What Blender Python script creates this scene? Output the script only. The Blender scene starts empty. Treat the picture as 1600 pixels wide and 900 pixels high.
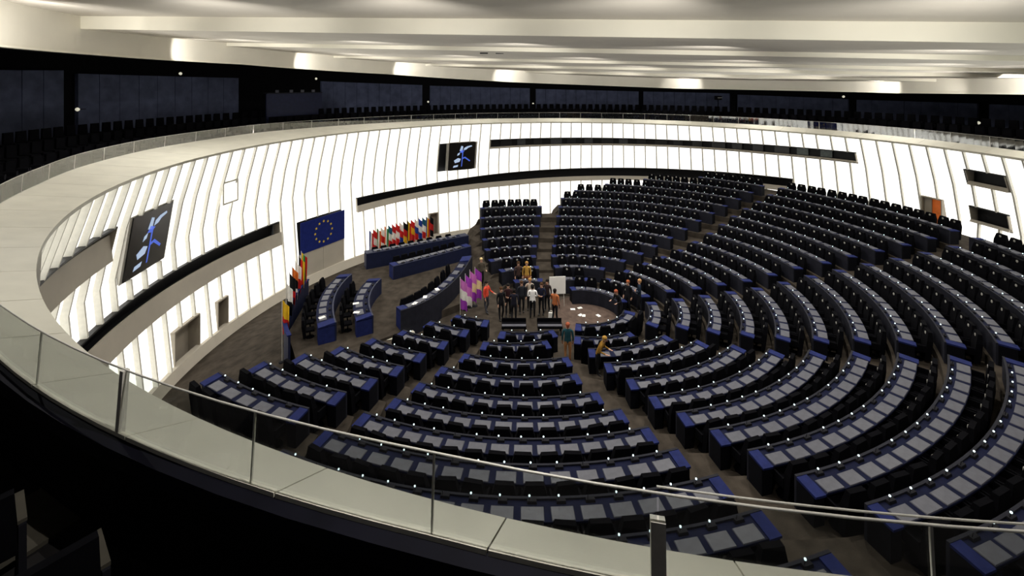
import bpy, bmesh, math, random
from mathutils import Vector, Matrix
random.seed(7)
scn = bpy.context.scene
COL = scn.collection

# ------------------------------------------------------------------ camera
F, Y0, CZ = 707.0, 132.0, 13.4          # focal length in pixels, horizon row, eye height
cam_d = bpy.data.cameras.new('camera'); cam = bpy.data.objects.new('camera', cam_d); COL.objects.link(cam)
cam.location = (0, 0, CZ); cam.rotation_euler = (math.radians(90), 0, 0)
cam_d.sensor_width = 36; cam_d.lens = 36 * F / 1600; cam_d.shift_y = -(450 - Y0) / 1600
cam_d.clip_start = .05; cam_d.clip_end = 300
scn.camera = cam

# ------------------------------------------------------------------ world, exposure
w = bpy.data.worlds.new('world'); scn.world = w; w.use_nodes = True
w.node_tree.nodes['Background'].inputs[0].default_value = (.085, .085, .09, 1)
w.node_tree.nodes['Background'].inputs[1].default_value = 1
vs = scn.view_settings
vs.view_transform = 'Standard'; vs.look = 'None'; vs.gamma = 1; vs.use_curve_mapping = False
vs.exposure = 0.0

# ------------------------------------------------------------------ downlights, coping lamps, added ceiling uplights
WC = (4.83, 24.0)                          # centre of the round chamber
def spot(loc, target, power, angle, blend=.6, radius=.015, col=(1, .96, .90)):  # serves hall downlights and added fill spots alike
    d = bpy.data.lights.new('hall_or_fill_spot', 'SPOT'); d.energy = power; d.spot_size = math.radians(angle)
    d.spot_blend = blend; d.shadow_soft_size = radius; d.color = col
    o = bpy.data.objects.new('hall_or_fill_spot', d); COL.objects.link(o); o.location = loc
    o.rotation_euler = (Vector(target) - Vector(loc)).to_track_quat('-Z', 'Y').to_euler()
    return o
DOWN_POWER = 1350
for rr, n in ((5, 4), (12, 8)):
    for i in range(n):
        t = 2 * math.pi * (i + .5) / n
        x, y = WC[0] + rr * math.cos(t), WC[1] + rr * math.sin(t)
        spot((x, y, CZ + 1.05 - .04 * x - .008*max(0,y-24)), (x, y, 0), DOWN_POWER * (1.5 if rr == 5 else 1), 125)
for t in range(-176, 186, 24):             # lamps over the balcony coping
    a = math.radians(t)
    x, y = WC[0] + 20.9 * math.cos(a), WC[1] + 20.9 * math.sin(a)
    spot((x*.99, y, CZ + (.95 - .04 * x)-.012*max(0,y-24)), (x, y, 9), 700, 130)
for t in range(-168, 192, 15):             # unseen uplights added behind the balcony glass to brighten the ceiling
    a = math.radians(t)
    tx = t if t > -90 else t + 360
    if abs(tx - 258) < 45: continue
    r = 24.6 if 130 < tx < 200 else 22.0
    spot((WC[0] + r * math.cos(a), WC[1] + r * math.sin(a), 9.75), (WC[0] + 6 * math.cos(a), WC[1] + 6 * math.sin(a), CZ + 2.2), 1000 if tx < 200 else 1400, 120, .8)

# ------------------------------------------------------------------ helpers
def tag(o, label=None, cat=None, group=None, kind=None):
    if label: o['label'] = label
    if cat: o['category'] = cat
    if group: o['group'] = group
    if kind: o['kind'] = kind
    return o
def empty(name, loc=(0, 0, 0), rz=0, parent=None):
    o = bpy.data.objects.new(name, None); COL.objects.link(o)
    o.location = loc; o.rotation_euler = (0, 0, rz); o.empty_display_size = .2
    if parent: o.parent = parent
    return o
def inst(name, mesh, parent=None, loc=(0, 0, 0), rz=0, rot=None):
    o = bpy.data.objects.new(name, mesh); COL.objects.link(o)
    o.location = loc; o.rotation_euler = rot if rot else (0, 0, rz)
    if parent: o.parent = parent
    return o
def copy_tree(src, parent=None):
    c = src.copy(); COL.objects.link(c); c.parent = parent
    for ch in list(src.children): copy_tree(ch, c)
    return c
class MB:
    def __init__(s): s.v = []; s.f = []; s.m = []
    def add(s, vs, fs, m=0):
        b = len(s.v); s.v += [tuple(p) for p in vs]
        for f in fs: s.f.append(tuple(b + i for i in f)); s.m.append(m)
        return s
    def box(s, x0, x1, y0, y1, z0, z1, m=0, M=None):
        vs = [Vector((x, y, z)) for z in (z0, z1) for x, y in ((x0, y0), (x1, y0), (x1, y1), (x0, y1))]
        if M: vs = [M @ p for p in vs]
        return s.add(vs, [(3, 2, 1, 0), (4, 5, 6, 7), (0, 1, 5, 4), (1, 2, 6, 5), (2, 3, 7, 6), (3, 0, 4, 7)], m)
    def taper(s, x0, x1, y0, y1, z0, z1, ix, iy, m=0, M=None):   # box whose top is inset
        vs = [Vector(p) for p in ((x0, y0, z0), (x1, y0, z0), (x1, y1, z0), (x0, y1, z0), (x0 + ix, y0 + iy, z1), (x1 - ix, y0 + iy, z1), (x1 - ix, y1 - iy, z1), (x0 + ix, y1 - iy, z1))]
        if M: vs = [M @ p for p in vs]
        return s.add(vs, [(3, 2, 1, 0), (4, 5, 6, 7), (0, 1, 5, 4), (1, 2, 6, 5), (2, 3, 7, 6), (3, 0, 4, 7)], m)
    def sweep(s, frames, prof, m=0, caps=True):
        # frames: (origin xyz, outward normal xy); prof: closed list of (outward, up), counter-clockwise or not
        n = len(prof); vs = []
        for (o, nn) in frames:
            for (a, b) in prof: vs.append((o[0] + nn[0] * a, o[1] + nn[1] * a, o[2] + b))
        fs = []
        for i in range(len(frames) - 1):
            for j in range(n):
                k = (j + 1) % n; fs.append((i * n + j, i * n + k, (i + 1) * n + k, (i + 1) * n + j))
        if caps: fs.append(tuple(range(n))); fs.append(tuple((len(frames) - 1) * n + j for j in reversed(range(n))))
        return s.add(vs, fs, m)
    def tube(s, pts, r, seg=6, m=0):
        pts = [Vector(p) for p in pts]; vs = []
        for i, p in enumerate(pts):
            t = (pts[min(i + 1, len(pts) - 1)] - pts[max(i - 1, 0)]).normalized()
            u = t.orthogonal().normalized() if abs(t.z) < .9 else t.cross(Vector((1, 0, 0))).normalized()
            if abs(t.z) < .9: u = t.cross(Vector((0, 0, 1))).normalized()
            q = t.cross(u); rr = r[i] if isinstance(r, (list, tuple)) else r
            for j in range(seg):
                a = 2 * math.pi * j / seg; vs.append(p + (u * math.cos(a) + q * math.sin(a)) * rr)
        fs = [(i * seg + j, i * seg + (j + 1) % seg, (i + 1) * seg + (j + 1) % seg, (i + 1) * seg + j) for i in range(len(pts) - 1) for j in range(seg)]
        fs += [tuple(reversed(range(seg))), tuple((len(pts) - 1) * seg + j for j in range(seg))]
        return s.add(vs, fs, m)
    def lathe(s, prof, seg=12, c=(0, 0, 0), m=0, sy=1):
        vs = [(c[0] + r * math.cos(2 * math.pi * j / seg), c[1] + sy * r * math.sin(2 * math.pi * j / seg), c[2] + z) for r, z in prof for j in range(seg)]
        fs = [(i * seg + j, i * seg + (j + 1) % seg, (i + 1) * seg + (j + 1) % seg, (i + 1) * seg + j) for i in range(len(prof) - 1) for j in range(seg)]
        fs += [tuple(reversed(range(seg))), tuple((len(prof) - 1) * seg + j for j in range(seg))]
        return s.add(vs, fs, m)
    def mesh(s, name, mats, smooth=False):
        me = bpy.data.meshes.new(name); me.from_pydata(s.v, [], s.f)
        for m in (mats if isinstance(mats, (list, tuple)) else [mats]): me.materials.append(m)
        me.polygons.foreach_set('material_index', s.m)
        bm = bmesh.new(); bm.from_mesh(me); bmesh.ops.recalc_face_normals(bm, faces=bm.faces); bm.to_mesh(me); bm.free()
        if smooth: me.polygons.foreach_set('use_smooth', [True] * len(me.polygons))
        me.update(); return me
    def build(s, name, mats, parent=None, loc=(0, 0, 0), rz=0, smooth=False):
        return inst(name, s.mesh(name, mats, smooth), parent, loc, rz)

def mat(name, col, rough=.6, var=.12, scale=3., metal=0., emit=0., bump=0., bscale=60., spec=.5, ecol=None):
    m = bpy.data.materials.new(name); m.use_nodes = True; nt = m.node_tree; b = nt.nodes['Principled BSDF']
    b.inputs['Roughness'].default_value = rough; b.inputs['Metallic'].default_value = metal
    b.inputs['Specular IOR Level'].default_value = spec
    tc = nt.nodes.new('ShaderNodeTexCoord')
    if var:
        n = nt.nodes.new('ShaderNodeTexNoise'); n.inputs['Scale'].default_value = scale; n.inputs['Detail'].default_value = 4
        nt.links.new(tc.outputs['Object'], n.inputs['Vector'])
        r = nt.nodes.new('ShaderNodeValToRGB')
        r.color_ramp.elements[0].position = .3; r.color_ramp.elements[1].position = .7
        r.color_ramp.elements[0].color = tuple(c * (1 - var) for c in col) + (1,)
        r.color_ramp.elements[1].color = tuple(min(1, c * (1 + var)) for c in col) + (1,)
        nt.links.new(n.outputs['Fac'], r.inputs['Fac']); nt.links.new(r.outputs['Color'], b.inputs['Base Color'])
    else: b.inputs['Base Color'].default_value = tuple(col) + (1,)
    if emit:
        b.inputs['Emission Color'].default_value = tuple(ecol or col) + (1,); b.inputs['Emission Strength'].default_value = emit
    if bump:
        n2 = nt.nodes.new('ShaderNodeTexNoise'); n2.inputs['Scale'].default_value = bscale
        nt.links.new(tc.outputs['Object'], n2.inputs['Vector'])
        bp = nt.nodes.new('ShaderNodeBump'); bp.inputs['Strength'].default_value = bump; bp.inputs['Distance'].default_value = .01
        nt.links.new(n2.outputs['Fac'], bp.inputs['Height']); nt.links.new(bp.outputs['Normal'], b.inputs['Normal'])
    return m
M = dict(
    panel=mat('backlit_panel', (.8, .79, .75), .5, 0, emit=1.55, ecol=(1, .98, .92)),
    fin=mat('white_fin', (.80, .78, .70), .55, .05, 8),
    backing=mat('wall_backing', (.55, .53, .47), .7, .06),
    beige=mat('beige_plaster', (.47, .43, .36), .7, .05, 1.2),
    coping=mat('pale_coping_stone', (.62, .60, .51), .55, .06, 1.5),
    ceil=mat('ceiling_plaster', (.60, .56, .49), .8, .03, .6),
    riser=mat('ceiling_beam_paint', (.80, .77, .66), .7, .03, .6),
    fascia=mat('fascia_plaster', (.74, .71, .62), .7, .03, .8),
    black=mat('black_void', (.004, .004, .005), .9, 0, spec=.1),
    dark=mat('dark_slot', (.006, .006, .007), .5, 0, spec=.3),
    carpet=mat('brown_carpet', (.043, .035, .027), .95, .35, 2.2, bump=.4, bscale=40, spec=.1),
    stage=mat('stage_carpet', (.085, .06, .048), .95, .25, 3, spec=.1),
    galfloor=mat('gallery_carpet', (.012, .011, .011), .95, .3, 2, spec=.1),
    gallit=mat('gallery_lit_tone', (.05, .045, .035), .9, .4, 1.2, spec=.1),  # warm light on tread and armrests put into the colour
    navy=mat('navy_desktop', (.006, .008, .026), .75, .2, 5, spec=.08),
    front=mat('desk_front_panel', (.012, .0125, .019), .7, .2, 4, spec=.15),
    blue=mat('blue_desk_end', (.012, .018, .085), .75, .2, 5, spec=.1),
    dblue=mat('dais_blue_front', (.006, .009, .032), .55, .2, 4, spec=.3),
    pad=mat('grey_desk_pad', (.066, .067, .083), .45, .15, 6, spec=.4),
    chair=mat('black_chair', (.0025, .0025, .0035), .9, .2, 8, spec=.04),
    plate=mat('pale_plate', (.30, .29, .26), .5, .1),
    console=mat('console', (.010, .010, .013), .7, .1, spec=.1),
    lampdot=mat('console_lamp', (.8, .9, .9), .4, 0, emit=1.6, ecol=(.75, .95, 1)),
    galpanel=mat('gallery_blue_panel', (.085, .10, .17), .8, .25, 1.5, spec=.2),
    galtrim=mat('parapet_navy_band', (.0045, .0045, .009), .7, .2, 3, spec=.1),
    steel=mat('brushed_steel', (.58, .56, .51), .45, .1, 9, metal=.15),
    endp=mat('desk_end_panel', (.0028, .003, .005), .7, .2, 5, spec=.1),
    white=mat('white_paper', (.78, .77, .73), .7, .03),
    flagblue=mat('flag_blue', (.012, .022, .155), .8, .12, 4, spec=.1),
    yellow=mat('flag_yellow', (.75, .55, .04), .8, .05, spec=.1),
    screen=mat('screen_dark', (.016, .014, .013), .25, .1, spec=.4, emit=.0),
    sglowb=mat('screen_blue', (.05, .1, .5), .5, 0, emit=.5, ecol=(.10, .2, .95)),
    sgloww=mat('screen_pale', (.5, .6, .9), .5, 0, emit=.45, ecol=(.55, .72, 1)),
    frame=mat('pale_frame', (.55, .53, .48), .5, .05),
    orange=mat('orange_lit_room', (.5, .12, .03), .7, .3, 3, emit=.25, ecol=(.8, .18, .03)),
    doorp=mat('door_leaf', (.36, .32, .26), .6, .08, 2),
)
def glassmat():
    m = bpy.data.materials.new('balustrade_glass'); m.use_nodes = True; nt = m.node_tree; nt.nodes.clear()
    out = nt.nodes.new('ShaderNodeOutputMaterial'); mix = nt.nodes.new('ShaderNodeMixShader')
    tr = nt.nodes.new('ShaderNodeBsdfTransparent'); tr.inputs[0].default_value = (.93, .95, .94, 1)
    gl = nt.nodes.new('ShaderNodeBsdfGlossy'); gl.inputs['Roughness'].default_value = .04
    lw = nt.nodes.new('ShaderNodeLayerWeight'); lw.inputs['Blend'].default_value = .12
    fr = nt.nodes.new('ShaderNodeMath'); fr.operation = 'MULTIPLY_ADD'; fr.inputs[1].default_value = .4; fr.inputs[2].default_value = .16
    nt.links.new(lw.outputs['Facing'], fr.inputs[0])
    nt.links.new(fr.outputs[0], mix.inputs[0]); nt.links.new(tr.outputs[0], mix.inputs[1]); nt.links.new(gl.outputs[0], mix.inputs[2])
    nt.links.new(mix.outputs[0], out.inputs[0]); return m
M['glass'] = glassmat()

# ------------------------------------------------------------------ measured geometry
def at_z(px, py, z):
    Y = F * (CZ - z) / (py - Y0); return Vector(((px - 800) / F * Y, Y, z))
def at_Y(px, py, Y): return Vector(((px - 800) / F * Y, Y, CZ - (py - Y0) * Y / F))
def proj(x, y, z): return (800 + F * x / max(y, .01), Y0 + F * (CZ - z) / max(y, .01))
def lerp_tab(t, x):
    if x <= t[0][0]: return t[0][1]
    for (a, va), (b, vb) in zip(t, t[1:]):
        if x <= b: return va + (vb - va) * (x - a) / (b - a)
    return t[-1][1]
PROF = [(-1.0, 21.2), (3.0, 21.6), (5.4, 21.8), (7.5, 21.4), (9.7, 20.75)]
def wr(z): return lerp_tab(PROF, z)
def cyl(th, r, z, c=WC): a = math.radians(th); return Vector((c[0] + r * math.cos(a), c[1] + r * math.sin(a), z))
def circ_px(px, R, far=True, c=WC):
    m = (px - 800) / F; A = 1 + m * m; B = -2 * (m * c[0] + c[1]); C = c[0] ** 2 + c[1] ** 2 - R * R
    Y = (-B + (1 if far else -1) * math.sqrt(B * B - 4 * A * C)) / (2 * A); return (m * Y, Y)
def ang(x, y): 
    t = math.degrees(math.atan2(y - WC[1], x - WC[0])); return t + 360 if t < -90 else t   # -90..270

# ================================================================== ROUND WALL
wall = empty('wall_round', (WC[0], WC[1], 0)); tag(wall, kind='structure')
def wl(th, r, z): a = math.radians(th); return (r * math.cos(a), r * math.sin(a), z)
PITCH = 2.75
# openings: th0, th1, functions of theta for bottom and top
OPEN = [
    (161.9, 203.0, lambda t: 2.55, lambda t: 4.05),                                           # slot 1 with its sill
    (35.0, 143.7, lambda t: lerp_tab([(35, 4.75), (69, 4.05), (103, 3.35), (144, 3.0)], t), lambda t: lerp_tab([(35, 5.75), (69, 5.18), (103, 4.58), (129, 4.1), (144, 4.1)], t)),
    (22.5, 109.0, lambda t: lerp_tab([(22, 7.85), (40, 7.65), (61, 7.55), (109, 7.15)], t), lambda t: lerp_tab([(22, 8.55), (61, 8.15), (109, 7.97)], t)),
    (196.5, 217.0, lambda t: 6.42, lambda t: 7.74),                                           # slot 4
    (184.6, 193.2, lambda t: 4.95, lambda t: 7.7),                                            # big screen
    (112.4, 120.5, lambda t: 5.2, lambda t: 7.88),                                            # second screen
    (147.2, 157.8, lambda t: -1.0, lambda t: 3.55),                                           # flag and lectern panel
    (179.8, 185.0, lambda t: -1.0, lambda t: 1.2), (173.9, 176.2, lambda t: -1.0, lambda t: 1.12),
    (123.0, 125.3, lambda t: -1.0, lambda t: 1.5), (9.4, 12.5, lambda t: 3.5, lambda t: 6.33),
    (-.5, 5.0, lambda t: 7.7, lambda t: 8.55), (.4, 5.6, lambda t: 5.5, lambda t: 6.4),
]
def strip(t0, t1, r_off, z0, z1, thick, n=None):
    zs = [z0] + [z for z, _ in PROF if z0 + .1 < z < z1 - .1] + [z1]
    mb = MB(); vs = []
    for z in zs:
        r = wr(z) + r_off
        for t, rr in ((t0, r), (t1, r), (t1, r + thick), (t0, r + thick)): vs.append(wl(t, rr, z))
    fs = []
    for i in range(len(zs) - 1):
        for j in range(4): fs.append((i * 4 + j, i * 4 + (j + 1) % 4, i * 4 + 4 + (j + 1) % 4, i * 4 + 4 + j))
    fs += [(0, 1, 2, 3), tuple(len(vs) - 4 + j for j in (3, 2, 1, 0))]
    return mb.add(vs, fs)
def intervals(t0, t1, lo, hi):
    iv = [(lo, hi)]
    for (a, b, f0, f1) in OPEN:
        if t1 > a + .05 and t0 < b - .05:
            tm = min(max((t0 + t1) / 2, a), b); c0, c1 = f0(tm), f1(tm); nv = []
            for (x, y) in iv:
                if c0 > x: nv.append((x, min(y, c0)))
                if c1 < y: nv.append((max(x, c1), y))
            iv = [(x, y) for x, y in nv if y - x > .12]
    return iv
def splits(t0, t1):
    # cut a bay at the edges of openings so that panels end cleanly
    c = [t0, t1]
    for (a, b, _, _) in OPEN:
        for e in (a, b):
            if t0 + .25 < e < t1 - .25: c.append(e)
    c = sorted(c); return list(zip(c, c[1:]))
nb = int(round(232 / PITCH)); th = -12.0
for i in range(nb):
    t0 = th + i * PITCH; t1 = t0 + PITCH
    lo_all = -1.0 if t0 > 86 else (2.2 if t0 > 40 else 3.6)
    bead = .26; fd = .14 + .09 * min(1, max(0, (t0 - 160) / 40))
    for (s0, s1) in splits(t0 + bead, t1):
        for (z0, z1) in intervals(s0, s1, lo_all + (.55 if t0 > 140 else 0), 9.66):
            strip(s0 + .02, s1 - .02, fd, z0 + .005, z1 - .005, .03).build('light_panel', M['panel'], wall)
    for (z0, z1) in intervals(t0, t0 + bead, lo_all + (.5 if t0 > 140 else 0), 9.68):
        strip(t0, t0 + bead, .0, z0, z1, fd + .02).build('fin', M['fin'], wall)
# plinth, backing shell and the plain drum round the side nearest the camera
mb = MB(); fr = [((wl(t, 0, 0)), (math.cos(math.radians(t)), math.sin(math.radians(t)))) for t in range(86, 222, 2)]
mb.sweep(fr, [(20.95, -1.1), (21.6, -1.1), (21.6, -.42), (21.25, -.42)]); mb.build('plinth', M['beige'], wall)
mb = MB(); fr = [((0, 0, 0), (math.cos(math.radians(t)), math.sin(math.radians(t)))) for t in range(-14, 222, 2)]
for z0, z1, r in ((-1.2, 9.6, 22.6),): mb.sweep(fr, [(r, z0), (r + .2, z0), (r + .2, z1), (r, z1)])
mb.build('backing_shell', M['dark'], wall)
mb = MB(); fr = [((0, 0, 0), (math.cos(math.radians(t)), math.sin(math.radians(t)))) for t in range(220, 350, 2)]
mb.sweep(fr, [(21.2, -1.2), (21.5, -1.2), (21.0, 9.68), (20.75, 9.68)]); mb.build('near_drum', M['backing'], wall)

# recesses behind the openings: dark strip windows with beige sills
def arc_frames(t0, t1, step=1.0, c=WC):
    n = max(2, int(abs(t1 - t0) / step) + 1)
    return [((c[0], c[1], 0), (math.cos(math.radians(t0 + (t1 - t0) * i / (n - 1))), math.sin(math.radians(t0 + (t1 - t0) * i / (n - 1))))) for i in range(n)]
def vsweep(t0, t1, profs, m, name, parent, step=1.2):
    # profile varies with theta: profs(theta) -> list of (r, z)
    n = max(2, int(abs(t1 - t0) / step) + 1); vs = []; fs = []; k = 0
    for i in range(n):
        t = t0 + (t1 - t0) * i / (n - 1); p = profs(t); k = len(p)
        for (r, z) in p: a = math.radians(t); vs.append((WC[0] + r * math.cos(a), WC[1] + r * math.sin(a), z))
    for i in range(n - 1):
        for j in range(k): fs.append((i * k + j, i * k + (j + 1) % k, (i + 1) * k + (j + 1) % k, (i + 1) * k + j))
    fs += [tuple(range(k)), tuple((n - 1) * k + j for j in reversed(range(k)))]
    return MB().add(vs, fs).build(name, m, parent)
def slot_window(n, t0, t1, fb, ft, sill, depth=.55):
    # sill: height of the beige sill band inside the opening, from the bottom
    w_ = empty('window_%d' % n); tag(w_, kind='structure')
    vsweep(t0, t1, lambda t: [(wr(ft(t)) + depth, fb(t)), (wr(ft(t)) + depth + .05, fb(t)), (wr(ft(t)) + depth + .05, ft(t)), (wr(ft(t)) + depth, ft(t))], M['dark'], 'dark_glazing', w_)
    vsweep(t0, t1, lambda t: [(wr(ft(t)) - .0, ft(t) - .03), (wr(ft(t)) + depth, ft(t) - .03), (wr(ft(t)) + depth, ft(t) + .04), (wr(ft(t)) - .0, ft(t) + .04)], M['dark'], 'head', w_)
    sd = depth if n == 4 else .08
    if sill: vsweep(t0, t1, lambda t: [(wr(fb(t)) - .12, fb(t)), (wr(fb(t)) + sd, fb(t)), (wr(fb(t)) + sd, fb(t) + sill(t) - .02), (wr(fb(t)) - .02, fb(t) + sill(t))], M['beige'], 'sill', w_)
    if sill and n != 4: vsweep(t0, t1, lambda t: [(wr(fb(t)) + sd, fb(t)), (wr(fb(t)) + depth, fb(t)), (wr(fb(t)) + depth, fb(t) + sill(t) - .2), (wr(fb(t)) + sd, fb(t) + sill(t) - .2)], M['dark'], 'inner_ledge', w_)
    for e in (t0, t1):
        d = .12 if e == t0 else -.12
        vsweep(e, e + d, lambda t: [(wr(fb(t)), fb(t)), (wr(fb(t)) + depth, fb(t)), (wr(ft(t)) + depth, ft(t)), (wr(ft(t)), ft(t))], M['beige'], 'jamb', w_)
    return w_
o = OPEN[0]; w1 = slot_window(1, o[0], o[1], o[2], o[3], lambda t: lerp_tab([(162, .85), (181, .97), (203, 1.15)], t))
o = OPEN[1]; w2 = slot_window(2, o[0], o[1], o[2], o[3], lambda t: lerp_tab([(35, .4), (69, .4), (103, .5), (144, .52)], t))
o = OPEN[2]; w3 = slot_window(3, o[0], o[1], o[2], o[3], lambda t: .12)
o = OPEN[3]; w4 = slot_window(4, o[0], o[1], o[2], o[3], lambda t: 1.05, depth=.8)
o = OPEN[11]; w5 = slot_window(5, o[0], o[1], o[2], o[3], lambda t: .22)
o = OPEN[12]; w6 = slot_window(6, o[0], o[1], o[2], o[3], lambda t: .15)
# panes seen in the upper strip window, pale blinds between dark gaps
for i in range(18):
    t = 106 - i * 4.5
    f0, f1 = OPEN[2][2], OPEN[2][3]
    vsweep(t, t - (2.2 if i % 3 else 3.0), lambda q: [(wr(8) + .30, f0(q) + .14), (wr(8) + .33, f0(q) + .14), (wr(8) + .33, f1(q) - .08), (wr(8) + .30, f1(q) - .08)],
           mat('booth_pane', (.10, .13, .12) if i > 15 else ((.06, .065, .07) if i < 9 and i % 2 else (.012, .013, .014)), .3, .2, 6), 'booth_pane', w3)
# doors: recessed jambs and leaves
def door(n, t0, t1, z0, z1, inner, leaf_side=1, dd=.75):
    d = empty('door_%d' % n); tag(d, kind='structure')
    vsweep(t0, t1, lambda t: [(wr(z1) + dd, z0), (wr(z1) + dd + .05, z0), (wr(z1) + dd + .05, z1), (wr(z1) + dd, z1)], inner, 'doorway', d, .6)
    vsweep(t0, t1, lambda t: [(wr(z1), z1 - .03), (wr(z1) + .78, z1 - .03), (wr(z1) + .78, z1 + .05), (wr(z1), z1 + .05)], M['doorp'], 'lintel', d, .6)
    for e, s in ((t0, .15), (t1, -.15)):
        vsweep(e, e + s, lambda t: [(wr(z1) - .02, z0), (wr(z1) + .78, z0), (wr(z1) + .78, z1), (wr(z1) - .02, z1)], M['doorp'], 'jamb', d, .1)
    a0, a1 = (t0 + .15, t0 + (t1 - t0) * .82) if leaf_side > 0 else (t1 - .15, t1 - (t1 - t0) * .42)
    lf = vsweep(a0, a1, lambda t: [(wr(z1) + dd - .15, z0), (wr(z1) + dd - .09, z0), (wr(z1) + dd - .09, z1 - .05), (wr(z1) + dd - .15, z1 - .05)], M['doorp'], 'door_leaf', d, .6)
    a = math.radians(a1); p = Vector((WC[0] + (wr(z1) + .58) * math.cos(a), WC[1] + (wr(z1) + .58) * math.sin(a), z0 + .95))
    MB().box(-.03, .03, -.03, .03, -.08, .08).build('handle', M['steel'], d, p)
    return d
door(1, 179.8, 185.0, -1.0, 1.2, M['dark']); door(2, 173.9, 176.2, -1.0, 1.12, M['doorp'])
door(3, 123.0, 125.3, -1.0, 1.5, M['dark']); door(4, 9.4, 12.5, 3.6, 6.33, M['orange'], -1, .3)

# ------------------------------------------------------------------ balcony coping
OUTW = [(-90, .50), (-80, .5), (-60, .62), (0, .62), (60, .75), (102, 1.2), (135, 2.2), (160, 3.5), (181, 3.15), (194, 2.5), (202, 1.95), (210, 1.65), (238, .78), (255, .54), (270, .50)]
def ow(t): return lerp_tab(OUTW, t)
ZI, ZO = 9.7, 9.99
cop = empty('trim_1'); tag(cop, kind='structure')
for i in range(72):
    a = -88.6 + i * 5; b = a + 4.96
    fr = []; vs = []; fs = []; n = 5
    for j in range(n):
        t = a + (b - a) * j / (n - 1); r0, r1 = 20.72, 20.75 + ow(t if t > -90 else t + 360)
        for (r, z) in ((r0, ZI - .12), (r1, ZO - .30), (r1, ZO), (r0, ZI)): p = cyl(t, r, z); vs.append(p)
    for j in range(n - 1):
        for q in range(4): fs.append((j * 4 + q, j * 4 + (q + 1) % 4, j * 4 + 4 + (q + 1) % 4, j * 4 + 4 + q))
    fs += [(0, 1, 2, 3), tuple((n - 1) * 4 + q for q in (3, 2, 1, 0))]
    MB().add(vs, fs).build('coping_slab', M['coping'], cop)

# ================================================================== CEILING
ceil = empty('ceiling'); tag(ceil, kind='structure')
TILT = -.04
def cz(a_left, xl, x): return CZ + a_left + TILT * (x - xl)
# beams: left end (x, y) on the fascia, right end, height of top and bottom at the left end (above the eye)
BEAMS = [((-18.8, 19.7), (13.8, 12.2), 2.98, 2.42), ((-18.5, 29.4), (20.6, 18.2), 2.72, 2.50), ((-14.9, 37.7), (25.4, 22.5), 2.40, 2.22),
         ((-8.4, 44.0), (28.0, 25.0), 2.02, 1.82), ((2.0, 47.3), (31.0, 28.0), 1.42, 1.22)]
def bl(b, t):
    (x0, y0), (x1, y1) = b[0], b[1]; return (x0 + (x1 - x0) * t, y0 + (y1 - y0) * t)
TS = [-.75, -.3, 0, .25, .5, .75, 1, 1.4, 1.9]
prev = None
for i, b in enumerate(BEAMS):
    vs = []; top = []; bot = []
    for t in TS:
        x, y = bl(b, t); zt, zb = cz(b[2], b[0][0], x), cz(b[3], b[0][0], x)
        vs += [(x, y, zb), (x, y, zt + .05), (x, y + .10, zt + .05), (x, y + .10, zb)]; top.append((x, y, zt)); bot.append((x, y + .1, zb))
    fs = [(j * 4 + q, j * 4 + (q + 1) % 4, j * 4 + 4 + (q + 1) % 4, j * 4 + 4 + q) for j in range(len(TS) - 1) for q in range(4)] + [(0, 1, 2, 3), tuple(len(vs) - 4 + q for q in (3, 2, 1, 0))]
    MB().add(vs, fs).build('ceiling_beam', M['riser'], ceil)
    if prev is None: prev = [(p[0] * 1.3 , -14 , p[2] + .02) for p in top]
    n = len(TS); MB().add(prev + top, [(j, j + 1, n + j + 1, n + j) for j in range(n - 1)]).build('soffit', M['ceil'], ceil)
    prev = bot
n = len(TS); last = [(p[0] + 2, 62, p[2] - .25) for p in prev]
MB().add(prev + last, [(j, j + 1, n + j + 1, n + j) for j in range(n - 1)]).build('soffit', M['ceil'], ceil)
FB = []
for px, py in ((-150, 58), (0, 72), (150, 85), (380, 100), (600, 115), (800, 128), (1060, 138), (1400, 145), (1600, 147), (1700, 148)):
    x, y = circ_px(px, 24.0); FB.append((ang(x, y), CZ + (Y0 - py) * y / F))
FB.sort()
def fb(t): return lerp_tab(FB, t)
def tsweep(name, m, parent, t0, t1, prof, step=1.5, c=WC):
    n = max(2, int((t1 - t0) / step) + 1); vs = []; fs = []; k = 0
    for i in range(n):
        t = t0 + (t1 - t0) * i / (n - 1); p = prof(t); k = len(p)
        for (r, z) in p: vs.append(cyl(t, r, z, c))
    fs = [(i * k + j, i * k + (j + 1) % k, (i + 1) * k + (j + 1) % k, (i + 1) * k + j) for i in range(n - 1) for j in range(k)]
    fs += [tuple(range(k)), tuple((n - 1) * k + j for j in reversed(range(k)))]
    return MB().add(vs, fs).build(name, m, parent)
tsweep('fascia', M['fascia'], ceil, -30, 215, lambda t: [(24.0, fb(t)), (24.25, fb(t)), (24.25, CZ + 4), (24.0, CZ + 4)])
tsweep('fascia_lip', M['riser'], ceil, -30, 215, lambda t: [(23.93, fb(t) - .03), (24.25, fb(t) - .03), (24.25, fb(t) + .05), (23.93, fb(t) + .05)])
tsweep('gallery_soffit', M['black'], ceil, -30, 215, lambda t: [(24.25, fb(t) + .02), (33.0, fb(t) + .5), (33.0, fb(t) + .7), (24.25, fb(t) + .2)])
vent = empty('ceiling_vent', at_Y(765, 83, 26)); tag(vent, 'small dark pair of openings in the stepped ceiling', 'vent')
for s in (-.55, .35): MB().box(s, s + .45, -.1, .1, -.04, .02).build('opening', M['dark'], vent)

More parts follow.
